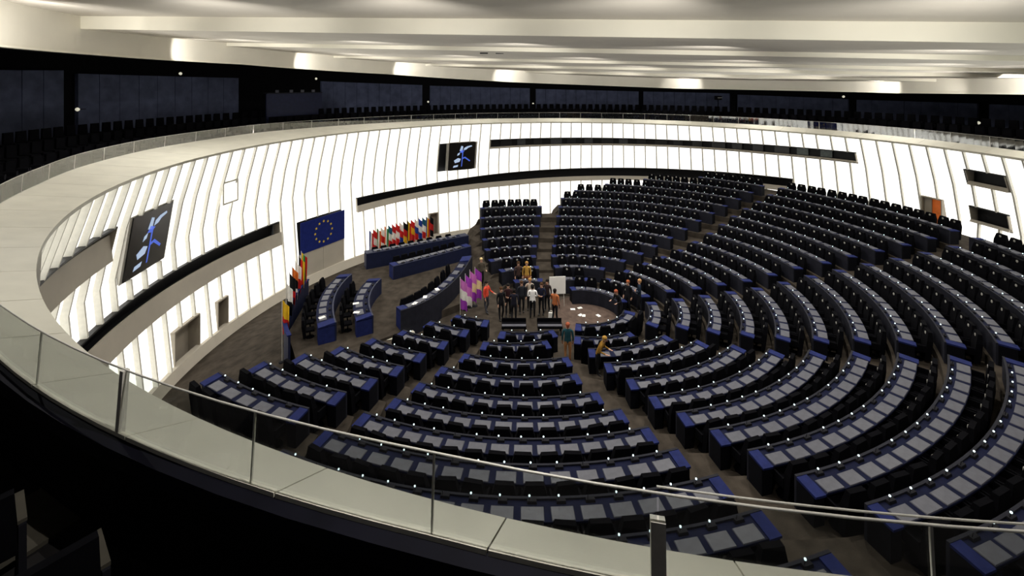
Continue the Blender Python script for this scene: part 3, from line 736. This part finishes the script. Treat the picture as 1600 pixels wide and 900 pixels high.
curved_desk('council_desk', 'straight navy fronted council desk, row nearer the wall flags', [pz(572, 397, 2.3), pz(650, 382, 2.35), pz(732, 366, 2.4)], DZ, 1.0, .62, 9, M['dblue'], M['dblue'], 1, 0, True, 'council desks', .02)
curved_desk('council_desk', 'straight navy fronted council desk, row nearer the rostrum', [pz(614, 417, 2.1), pz(676, 400, 2.15), pz(736, 383, 2.2)], DZ, .82, .62, 8, M['dblue'], M['blue'], 1, 0, True, 'council desks', .02)
# curved back screen behind the presidium
a, c, e = [Vector(pz(*q)) for q in ((452, 532, 2.0), (449, 485, 2.1), (481, 437, 2.2))]
o = empty('back_screen', (c.x, c.y, DZ)); tag(o, 'curved navy blue screen wall behind the dais desks', 'screen wall')
fr = []; n = 12
for i in range(n + 1):
    t = i / n; ctl = 2 * c - (a + e) / 2; q = (1 - t) ** 2 * a + 2 * t * (1 - t) * ctl + t * t * e; q2 = 2 * (1 - t) * (ctl - a) + 2 * t * (e - ctl); q2.normalize()
    fr.append(((q.x - c.x, q.y - c.y, 0), (-q2.y, q2.x)))
MB().sweep(fr, [(-.05, -1.2), (.05, -1.2), (.05, .9), (-.05, .9)]).build('screen_panel', M['dblue'], o)
MB().sweep(fr, [(-.09, .88), (.09, .88), (.09, .94), (-.09, .94)]).build('screen_cap', M['blue'], o)

# ------------------------------------------------------------------ wall screens, big flag
def wall_frame(th, z):
    a = math.radians(th); n = Vector((-math.cos(a), -math.sin(a), 0)); t = Vector((-n.y, n.x, 0))   # n towards the centre, t to the right seen from inside
    return cyl(th, wr(z), z), n, t
def quad_on(o, name, m, c, t, up, n, pts, off=.01, thick=.012):
    vs = [c + t * x + up * y + n * (off + d) for d in (0, thick) for x, y in pts]; k = len(pts)
    loc = Vector(o.location)
    MB().add([v - loc for v in vs], [tuple(range(k)), tuple(k + i for i in reversed(range(k)))] + [(i, (i + 1) % k, k + (i + 1) % k, k + i) for i in range(k)]).build(name, m, o)
def wall_screen(th0, th1, z0, z1, label):
    thm = (th0 + th1) / 2; c = cyl(thm, wr((z0 + z1) / 2), (z0 + z1) / 2)
    p0, p1 = cyl(thm, wr(z0), z0), cyl(thm, wr(z1), z1); up = (p1 - p0).normalized()
    a = math.radians(thm); n = Vector((-math.cos(a), -math.sin(a), 0)); t = n.cross(up).normalized() * -1; n = up.cross(t).normalized() * (1 if up.cross(t).dot(n) > 0 else -1)
    if (cyl(th0, 20, 5) - c).dot(t) < 0: pass
    W, H = math.radians(th1 - th0) * wr((z0 + z1) / 2) / 2 * .92, (p1 - p0).length / 2
    o = empty('wall_screen', c); tag(o, label, 'screen', 'wall screens')
    quad_on(o, 'frame', M['frame'], c, t, up, n, [(-W - .16, -H - .05), (W + .16, -H - .05), (W + .16, H + .05), (-W - .16, H + .05)], -.35, .3)
    quad_on(o, 'display', M['screen'], c, t, up, n, [(-W, -H), (W, -H), (W, H), (-W, H)], -.04, .05)
    # right seen from inside = direction of decreasing theta
    rt_ = (cyl(th0, 20, 0) - cyl(th1, 20, 0)).normalized(); s = 1 if rt_.dot(t) > 0 else -1
    B = [('w', [(-.25, .42), (0, .36), (.05, .75), (-.12, .8)]), ('w', [(.1, .45), (.35, .5), (.5, .62), (.85, .72), (.8, .8), (.4, .74), (.15, .62)]), ('w', [(-.45, .05), (-.25, .12), (-.2, .3), (-.4, .22)]),
         ('w', [(-.6, -.5), (-.2, -.42), (-.1, -.2), (-.35, -.12), (-.7, -.3)]), ('w', [(-.75, -.85), (-.35, -.8), (-.3, -.65), (-.7, -.7)]), ('b', [(-.03, -.8), (.04, -.8), (.09, .35), (.0, .35)]),
         ('b', [(.05, -.22), (.25, -.17), (.7, -.45), (.76, -.38), (.28, -.06), (.05, -.12)]), ('b', [(-.25, .3), (.0, .25), (.2, .4), (-.1, .5)])]
    for kk, pts in B: quad_on(o, 'display_mark', M['sgloww'] if kk == 'w' else M['sglowb'], c, t, up, n, [(x * W * .85 * s, y * H * .95) for x, y in pts], .015, .006)
wall_screen(184.8, 193.0, 4.95, 7.7, 'large dark screen with pale blue graphic on the left wall')
wall_screen(112.6, 120.3, 5.2, 7.88, 'dark screen with blue graphic high on the far wall')
# projection window, small framed square
thm = 173.6; c = cyl(thm, wr(7.2) - .06, 7.15); o = empty('wall_hatch', c); tag(o, 'small pale framed square hatch high on the luminous left wall', 'hatch')
a = math.radians(thm); n_ = Vector((-math.cos(a), -math.sin(a), 0)); t_ = Vector((-n_.y, n_.x, 0)); up = Vector((0, 0, 1))
for pts in ([(-.62, -.66), (.62, -.66), (.62, -.56), (-.62, -.56)], [(-.62, .56), (.62, .56), (.62, .66), (-.62, .66)], [(-.62, -.56), (-.52, -.56), (-.52, .56), (-.62, .56)], [(.52, -.56), (.62, -.56), (.62, .56), (.52, .56)]):
    quad_on(o, 'frame_bar', M['fin'], c, t_, up, n_, pts, 0, .05)
quad_on(o, 'cover', M['panel'], c, t_, up, n_, [(-.52, -.56), (.52, -.56), (.52, .56), (-.52, .56)], 0, .02)
# big flag hung on the wall and the pale panel below it
ths, the = 147.2, 157.8; thm = (ths + the) / 2; c = cyl(thm, 21.35, 2.42); a = math.radians(thm); n_ = Vector((-math.cos(a), -math.sin(a), 0)); t_ = Vector((-n_.y, n_.x, 0)); t_ = t_ if t_.dot(cyl(ths, 20, 0) - cyl(the, 20, 0)) > 0 else -t_
W = math.radians(the - ths) * 21.35 / 2; H = 1.12
fo = empty('wall_flag', c); tag(fo, 'large blue flag with a ring of twelve gold stars on the left wall', 'flag')
quad_on(fo, 'cloth', M['flagblue'], c, t_, up, n_, [(-W, -H), (W, -H), (W, H), (-W, H)], 0, .03)
for i in range(12):
    an = math.radians(90 - 30 * i); cx, cy = .76 * math.cos(an), .76 * math.sin(an)
    quad_on(fo, 'star', M['yellow'], c, t_, up, n_, [(cx + (.11 if j % 2 == 0 else .045) * math.cos(math.radians(90 + 36 * j)), cy + (.11 if j % 2 == 0 else .045) * math.sin(math.radians(90 + 36 * j))) for j in range(10)], .032, .006)
po = empty('backdrop_panel', c - Vector((0, 0, 3.4))); tag(po, 'plain beige panel below the large blue flag', 'panel')
for s in (-1, 1): quad_on(po, 'board', M['beige'], c, t_, up, n_, [((-W if s < 0 else .01), -3.4), ((-.01 if s < 0 else W), -3.4), ((-.01 if s < 0 else W), -H - .02), ((-W if s < 0 else .01), -H - .02)], -.06, .05)

# ------------------------------------------------------------------ pole flags
FC = dict(r=(.50, .02, .02), b=(.02, .05, .28), w=(.75, .73, .68), g=(.02, .22, .06), y=(.70, .42, .02), k=(.008, .008, .009), o=(.6, .13, .02), t=(.02, .10, .16), p=(.32, .05, .42), m=(.55, .16, .48), c=(.75, .62, .35))
FM = {k: mat('flag_cloth_' + k, v, .85, .1, 5, spec=.1) for k, v in FC.items()}
CN = dict(r='red', b='blue', w='white', g='green', y='yellow', k='black', o='orange', t='teal', p='purple', m='pink', c='cream')
def pole_flag(p, h, stripes, vertical, label, group, lean=0, drop=1.4, width=.42, rz=0):
    o = empty('pole_flag', p, rz); tag(o, label, 'flag', group)
    MB().tube([(0, 0, 0), (lean, 0, h)], .018, 5).build('pole', M['steel'], o)
    MB().lathe([(.16, 0), (.14, .04), (.03, .07)], 10).build('base', M['console'], o)
    n = len(stripes); top = h - .06
    # hanging cloth with folds: a draped sheet, wavy in depth
    for i, s in enumerate(stripes):
        vs = []; NX, NZ = 5, 5
        for a in range(NZ + 1):
            for q in range(NX + 1):
                if vertical: u = (i + q / NX) / n; v = a / NZ
                else: u = q / NX; v = (i + a / NZ) / n
                x = lean * (top - v * drop) / h + u * width * (1 - .25 * v * (1 - u)); z = top - v * drop - u * .30 * (1 - .4 * v)
                y = .06 * math.sin(u * 9 + v * 1.5) * (.4 + v)
                vs.append((x, y, z))
        fs = [(a * (NX + 1) + q, a * (NX + 1) + q + 1, (a + 1) * (NX + 1) + q + 1, (a + 1) * (NX + 1) + q) for a in range(NZ) for q in range(NX)]
        me_ = MB().add(vs, fs).build('cloth_stripe', FM[s], o)
        md = me_.modifiers.new('thickness', 'SOLIDIFY'); md.thickness = .008
    return o
WF = [('b', 'w', 'r'), ('r', 'w', 'r'), ('g', 'w', 'o'), ('w', 'r', 'w'), ('o', 'w', 'g'), ('t', 'w', 'r'), ('r', 'w', 'r'), ('r', 'w', 'r'), ('w', 'r', 'b'), ('k', 'r', 'y'), ('k', 'y', 'r'), ('r', 'y', 'r'), ('w', 'b', 'r'), ('b', 'w', 'b'), ('t', 'w', 'r'), ('b', 'y', 'r'), ('k', 'r', 'k')]
for i, s in enumerate(WF):
    px = 577 + i * 5.9; th_ = ang(*circ_px(px, 20.3)); p = cyl(th_, 20.3, -.8)
    p.z = min(-.45, ground(p.x, p.y) + 0.0) if False else ground(p.x, p.y)
    vert = i in (0, 2, 4, 10, 15)
    pole_flag(p, 2.75, s, vert, '%s pole flag, %s from the left along the luminous wall' % (' '.join(CN[q] for q in s), ORD[i + 1]), 'pole flags along the wall', 0, 1.75, .34, 0)
LF = [(446, 505, ('y', 'r'), 2.6), (452, 480, ('w', 'k'), 2.7), (457, 466, ('k', 'r'), 2.7), (461, 458, ('o', 'k', 'w'), 2.7), (466, 452, ('w', 'r'), 2.8), (471, 446, ('k', 'r', 'y'), 2.8), (475, 441, ('y', 'g', 'r'), 2.9)]
LAB = ['foremost', 'second', 'third', 'fourth', 'fifth', 'sixth', 'rearmost']
for i, (px, py, s, h) in enumerate(LF):
    v = at_z(px, py, 2.2); p = Vector((v.x - .15, v.y, ground(v.x - .15, v.y)))
    pole_flag(p, 2.2 + 1.15 - p.z + .1 * i, s, i in (5, 6), '%s pole flag, %s beside the dais screen' % (' '.join(CN[q] for q in s), LAB[i]), 'pole flags beside the dais', 0, 1.5, .36, math.radians(-10))
for i, (px, py, s, h) in enumerate(((719, 494, ('m', 'w', 'p'), 2.1), (727, 484, ('p', 'm', 'w'), 2.0), (734, 480, ('m', 'c', 'p'), 2.1), (742, 478, ('p', 'c', 'p'), 2.2))):
    v = at_z(px, py, WELL)
    pole_flag(v, h, s, False, 'purple and pale banner on a pole, %s from the rostrum end' % ORD[i + 1], 'purple banners in the well', 0, 1.6, .38)

# ================================================================== PEOPLE
def person_mesh(pose):
    # joints of a 1.72 m figure facing -y; (position, radius)
    V = []; E = []; R = []
    def v(p, r, par=None):
        V.append(p); R.append(r if isinstance(r, tuple) else (r, r)); i = len(V) - 1
        if par is not None: E.append((par, i))
        return i
    lean = pose.get('lean', 0); sit = pose.get('sit', False); step = pose.get('step', .06)
    hz = .52 if sit else .92
    def L(x, y, z): # lean the trunk forward about the hips
        dz = z - hz; return (x, y - math.sin(lean) * dz, hz + math.cos(lean) * dz)
    T = hz - .92
    pel = v((0, 0, hz), (.155, .115)); wa = v(L(0, 0, 1.10 + T), (.135, .10), pel); ch = v(L(0, .0, 1.30 + T), (.165, .115), wa); ne0 = v(L(0, .01, 1.43 + T), (.085, .075), ch)
    ne = v(L(0, 0, 1.50 + T), .052, ne0); jaw = v(L(0, -.012, 1.565 + T), (.062, .075), ne); hd = v(L(0, -.005, 1.64 + T), (.075, .092), jaw); v(L(0, .0, 1.705 + T), (.06, .07), hd)
    v(L(0, -.098, 1.60 + T), .012, jaw)
    for s in (-1, 1):
        hp = v((s * .095, 0, hz - .06), .092, pel)
        if sit: kn = v((s * .11, -.42, hz - .04), .062, hp); an = v((s * .11, -.44, .09), .042, kn); v((s * .11, -.58, .04), .035, an)
        else: kn = v((s * .10, -.02 - s * step * .5, .50), .062, hp); an = v((s * .10, .02 + s * step, .09), .042, kn); v((s * .115, -.13 + s * step, .035), .036, an)
        arm = pose['arms'][0 if s < 0 else 1]
        sh = v(L(s * .185, 0, 1.40 + T), .062, ne0)
        if arm == 'down': el, wrp, hd_ = (s * .235, .03, 1.13), (s * .235, -.05, .90), (s * .225, -.08, .82)
        elif arm == 'front': el, wrp, hd_ = (s * .24, .0, 1.13), (s * .10, -.20, 1.10), (s * .02, -.23, 1.10)
        elif arm == 'up': el, wrp, hd_ = (s * .27, -.12, 1.20), (s * .20, -.28, 1.42), (s * .17, -.31, 1.50)
        else: el, wrp, hd_ = (s * .25, -.10, 1.14), (s * .22, -.34, 1.08), (s * .21, -.42, 1.07)
        e_ = v(L(el[0], el[1], el[2] + T), .043, sh); w_ = v(L(wrp[0], wrp[1], wrp[2] + T), .029, e_); h_ = v(L(hd_[0], hd_[1], hd_[2] + T), (.036, .028), w_)
        dv = (Vector(hd_) - Vector(wrp)).normalized(); sd = dv.cross(Vector((0, 1, 0) if abs(dv.y) < .8 else (0, 0, 1))).normalized(); nm = dv.cross(sd)
        for j, ln in enumerate((.062, .075, .078, .066)):
            b0 = Vector(hd_) + sd * (j - 1.5) * .019 + dv * .02; f1 = b0 + dv * ln * .6; f2 = f1 + dv * ln * .35 - nm * .018
            i1 = v(L(f1.x, f1.y, f1.z + T), .009, h_); v(L(f2.x, f2.y, f2.z + T), .008, i1)
        th_ = Vector(wrp) + dv * .03 + sd * .038; i1 = v(L(th_.x, th_.y, th_.z + T), .011, w_); th2 = th_ + dv * .04 + sd * .012; v(L(th2.x, th2.y, th2.z + T), .009, i1)
    me_ = bpy.data.meshes.new('body'); me_.from_pydata(V, E, []); ob = bpy.data.objects.new('tmp', me_); COL.objects.link(ob)
    sk = ob.modifiers.new('skin', 'SKIN'); sk.use_smooth_shade = True
    lay = me_.skin_vertices[0].data
    for i, r in enumerate(R): lay[i].radius = r; lay[i].use_root = (i == 0)
    sb = ob.modifiers.new('sub', 'SUBSURF'); sb.levels = 1; sb.render_levels = 1
    bpy.context.view_layer.update()
    ev = ob.evaluated_get(bpy.context.evaluated_depsgraph_get()); out = bpy.data.meshes.new_from_object(ev)
    hands = [Vector(V[i]) for i in range(len(V)) if R[i][0] in (.036, .009, .008, .011)]
    bpy.data.objects.remove(ob); 
    head = Vector(V[hd]); neck = Vector(V[ne])
    # 0 skin, 1 top, 2 trousers, 3 shoes
    for p in out.polygons:
        c = p.center
        if (c - head).length < .16 and c.z > neck.z - .02: k = 0
        elif c.z < .085: k = 3
        elif c.z > .4 and min((c - q).length for q in hands) < .05: k = 0
        elif (c.z < hz + .02 and not sit) or (sit and (c.z < hz - .0 or c.y < -.2 and c.z < hz + .1)): k = 2
        else: k = 1
        p.material_index = k
    idx = [p.material_index for p in out.polygons]; out.materials.clear()
    for _ in range(4): out.materials.append(None)
    out.polygons.foreach_set('material_index', idx)
    me_ = out; me_.name = 'body'; return me_, head, lean
POSES = {'stand': dict(arms=('down', 'down')), 'talk': dict(arms=('down', 'fwd'), step=.09), 'fold': dict(arms=('front', 'front')), 'raise': dict(arms=('up', 'down'), step=.04), 'lean': dict(arms=('fwd', 'fwd'), lean=.45), 'sit': dict(arms=('fwd', 'front'), sit=True, lean=.12)}
PM = {k: person_mesh(p) for k, p in POSES.items()}
SK = mat('skin', (.45, .26, .18), .6, .1, 12); SHOE = mat('shoe_black', (.01, .01, .01), .5, 0); EYE = mat('eye_dark', (.02, .015, .01), .4, 0)
cmats = {}
def cm(c):
    if c not in cmats: cmats[c] = mat('cloth_%d' % len(cmats), c, .85, .12, 9, spec=.1)
    return cmats[c]
def person(px, py, pose, top, legs, hair, rz, label, z=None, hairlen=0, scale=1., lift=0):
    zg = WELL if z is None else z
    p = at_z(px, py, zg); me_, head, lean = PM[pose]
    o = empty('person', (p.x, p.y, zg), math.radians(rz)); o.scale = (scale,) * 3; tag(o, label, 'person', 'people in the chamber')
    m2 = me_.copy()
    for qi, q in enumerate((SK, cm(top), cm(legs), SHOE)): m2.materials[qi] = q
    inst('body', m2, o)
    hb = MB(); hb.lathe([(.088, -.01), (.100, .035), (.088, .08), (.045, .115), (.01, .122)], 10, (head.x, head.y + .022, head.z), 0, 1.1)
    hb.lathe([(.05, -.10 - hairlen), (.075, -.06), (.088, .0)], 8, (head.x, head.y + .05, head.z), 0, .8)
    hb.build('hair', cm(hair), o, smooth=True)
    for s in (-1, 1):
        MB().lathe([(.003, -.010), (.011, 0), (.003, .010)], 6).build('eye', EYE, o, (head.x + s * .032, head.y - .088, head.z + .0))
        MB().lathe([(.006, -.03), (.016, -.01), (.016, .015), (.006, .03)], 6).build('ear', SK, o, (head.x + s * .082, head.y + .01, head.z - .015))
    MB().box(-.022, .022, -.006, .006, -.005, .005).build('mouth', cm((.3, .1, .08)), o, (head.x, head.y - .088, head.z - .072))
    return o
DK, NV = (.010, .010, .012), (.012, .014, .03); BR, BK, GD = (.05, .025, .012), (.012, .010, .009), (.34, .18, .05)
person(760, 489, 'talk', (.62, .07, .04), (.05, .05, .06), BK, 60, 'person in a bright red top standing beside the purple banners')
person(783, 500, 'stand', DK, DK, BR, 30, 'person in a dark suit, left of the standing group')
person(794, 494, 'fold', (.03, .012, .014), DK, BK, 0, 'person in dark maroon behind the left dark suits')
person(803, 503, 'talk', (.013, .013, .022), DK, BK, 180, 'person in a dark navy suit left of the white shirt')
person(815, 489, 'stand', (.02, .022, .028), DK, BR, 10, 'person in charcoal between navy suit and white shirt')
person(832, 497, 'fold', (.78, .77, .76), DK, BK, 178, 'person in a white shirt and black trousers at centre', scale=1.03)
person(828, 484, 'raise', (.40, .34, .28), DK, GD, 0, 'person in beige raising a hand behind the white shirt')
person(846, 492, 'fold', NV, DK, BR, -20, 'person in a dark suit right of the white shirt')
person(855, 486, 'raise', (.03, .02, .02), DK, BK, -30, 'person in black with raised arm before the display board')
person(867, 503, 'talk', (.40, .13, .05), DK, BK, 150, 'person in an orange brown top carrying a white bag')
person(823, 454, 'stand', (.42, .24, .05), (.25, .10, .05), GD, 0, 'person in a golden coat standing beyond the front row', z=1.0)
person(810, 454, 'stand', (.05, .03, .025), DK, BR, 15, 'person in dark brown beyond the front row', z=1.0)
person(752, 447, 'talk', (.07, .06, .045), DK, (.55, .42, .2), 20, 'fair haired person at the far end of the rostrum', z=WELL)
person(887, 566, 'stand', (.012, .05, .065), (.30, .14, .06), (.30, .08, .04), 175, 'red haired person in teal in the aisle', z=1.22)
person(934, 585, 'lean', (.23, .12, .02), DK, (.32, .18, .04), 60, 'person in ochre leaning over a desk beside the aisle', z=1.30, hairlen=.18)
person(981, 488, 'stand', DK, DK, (.28, .08, .03), -40, 'red haired person in black right of the round carpet', z=WELL + .1)
person(999, 486, 'fold', (.012, .02, .035), DK, (.4, .22, .1), -100, 'fair haired person in navy right of the round carpet', z=WELL + .1)
person(969, 500, 'lean', DK, DK, (.30, .08, .04), -60, 'person in black bending over the inner desk ring', z=WELL)
v = at_z(861, 499, WELL)
bg = empty('carrier_bag', v); tag(bg, 'white carrier bag by the person in orange brown', 'bag')
MB().taper(-.15, .15, -.06, .06, 0, .36, .02, .01).build('bag_body', M['white'], bg)
MB().tube([(-.07, 0, .35), (-.05, 0, .46), (.05, 0, .46), (.07, 0, .35)], .009, 5).build('handle', M['white'], bg)

for k, (px, py, z, what) in enumerate(((557, 488, 2.1, 'near end of the inner secretariat desk'), (556, 474, 2.1, 'middle of the inner secretariat desk'), (503, 496, 2.1, 'near end of the outer secretariat desk'), (648, 474, 2.24, 'near part of the rostrum desk'), (664, 464, 2.24, 'middle of the rostrum desk'), (683, 452, 2.24, 'far part of the rostrum desk'))):
    v = at_z(px, py, z); tag(MB().box(-.15, .15, -.10, .10, 0, .006).build('paper_sheet', M['white'], None, v, .4 * k), 'white paper lying on the ' + what, 'paper', 'papers on the dais desks')
# a chair is pulled away where a person stands
pp = [Vector(q.location) for q in bpy.data.objects if q.name.startswith('person')]
for q in [q for q in bpy.data.objects if q.type == 'EMPTY' and (q.name == 'chair' or q.name.startswith('chair.'))]:
    if any((Vector(q.location).xy - v_.xy).length < .55 for v_ in pp):
        for ch in list(q.children):
            for g in list(ch.children): bpy.data.objects.remove(g)
            bpy.data.objects.remove(ch)
        bpy.data.objects.remove(q)
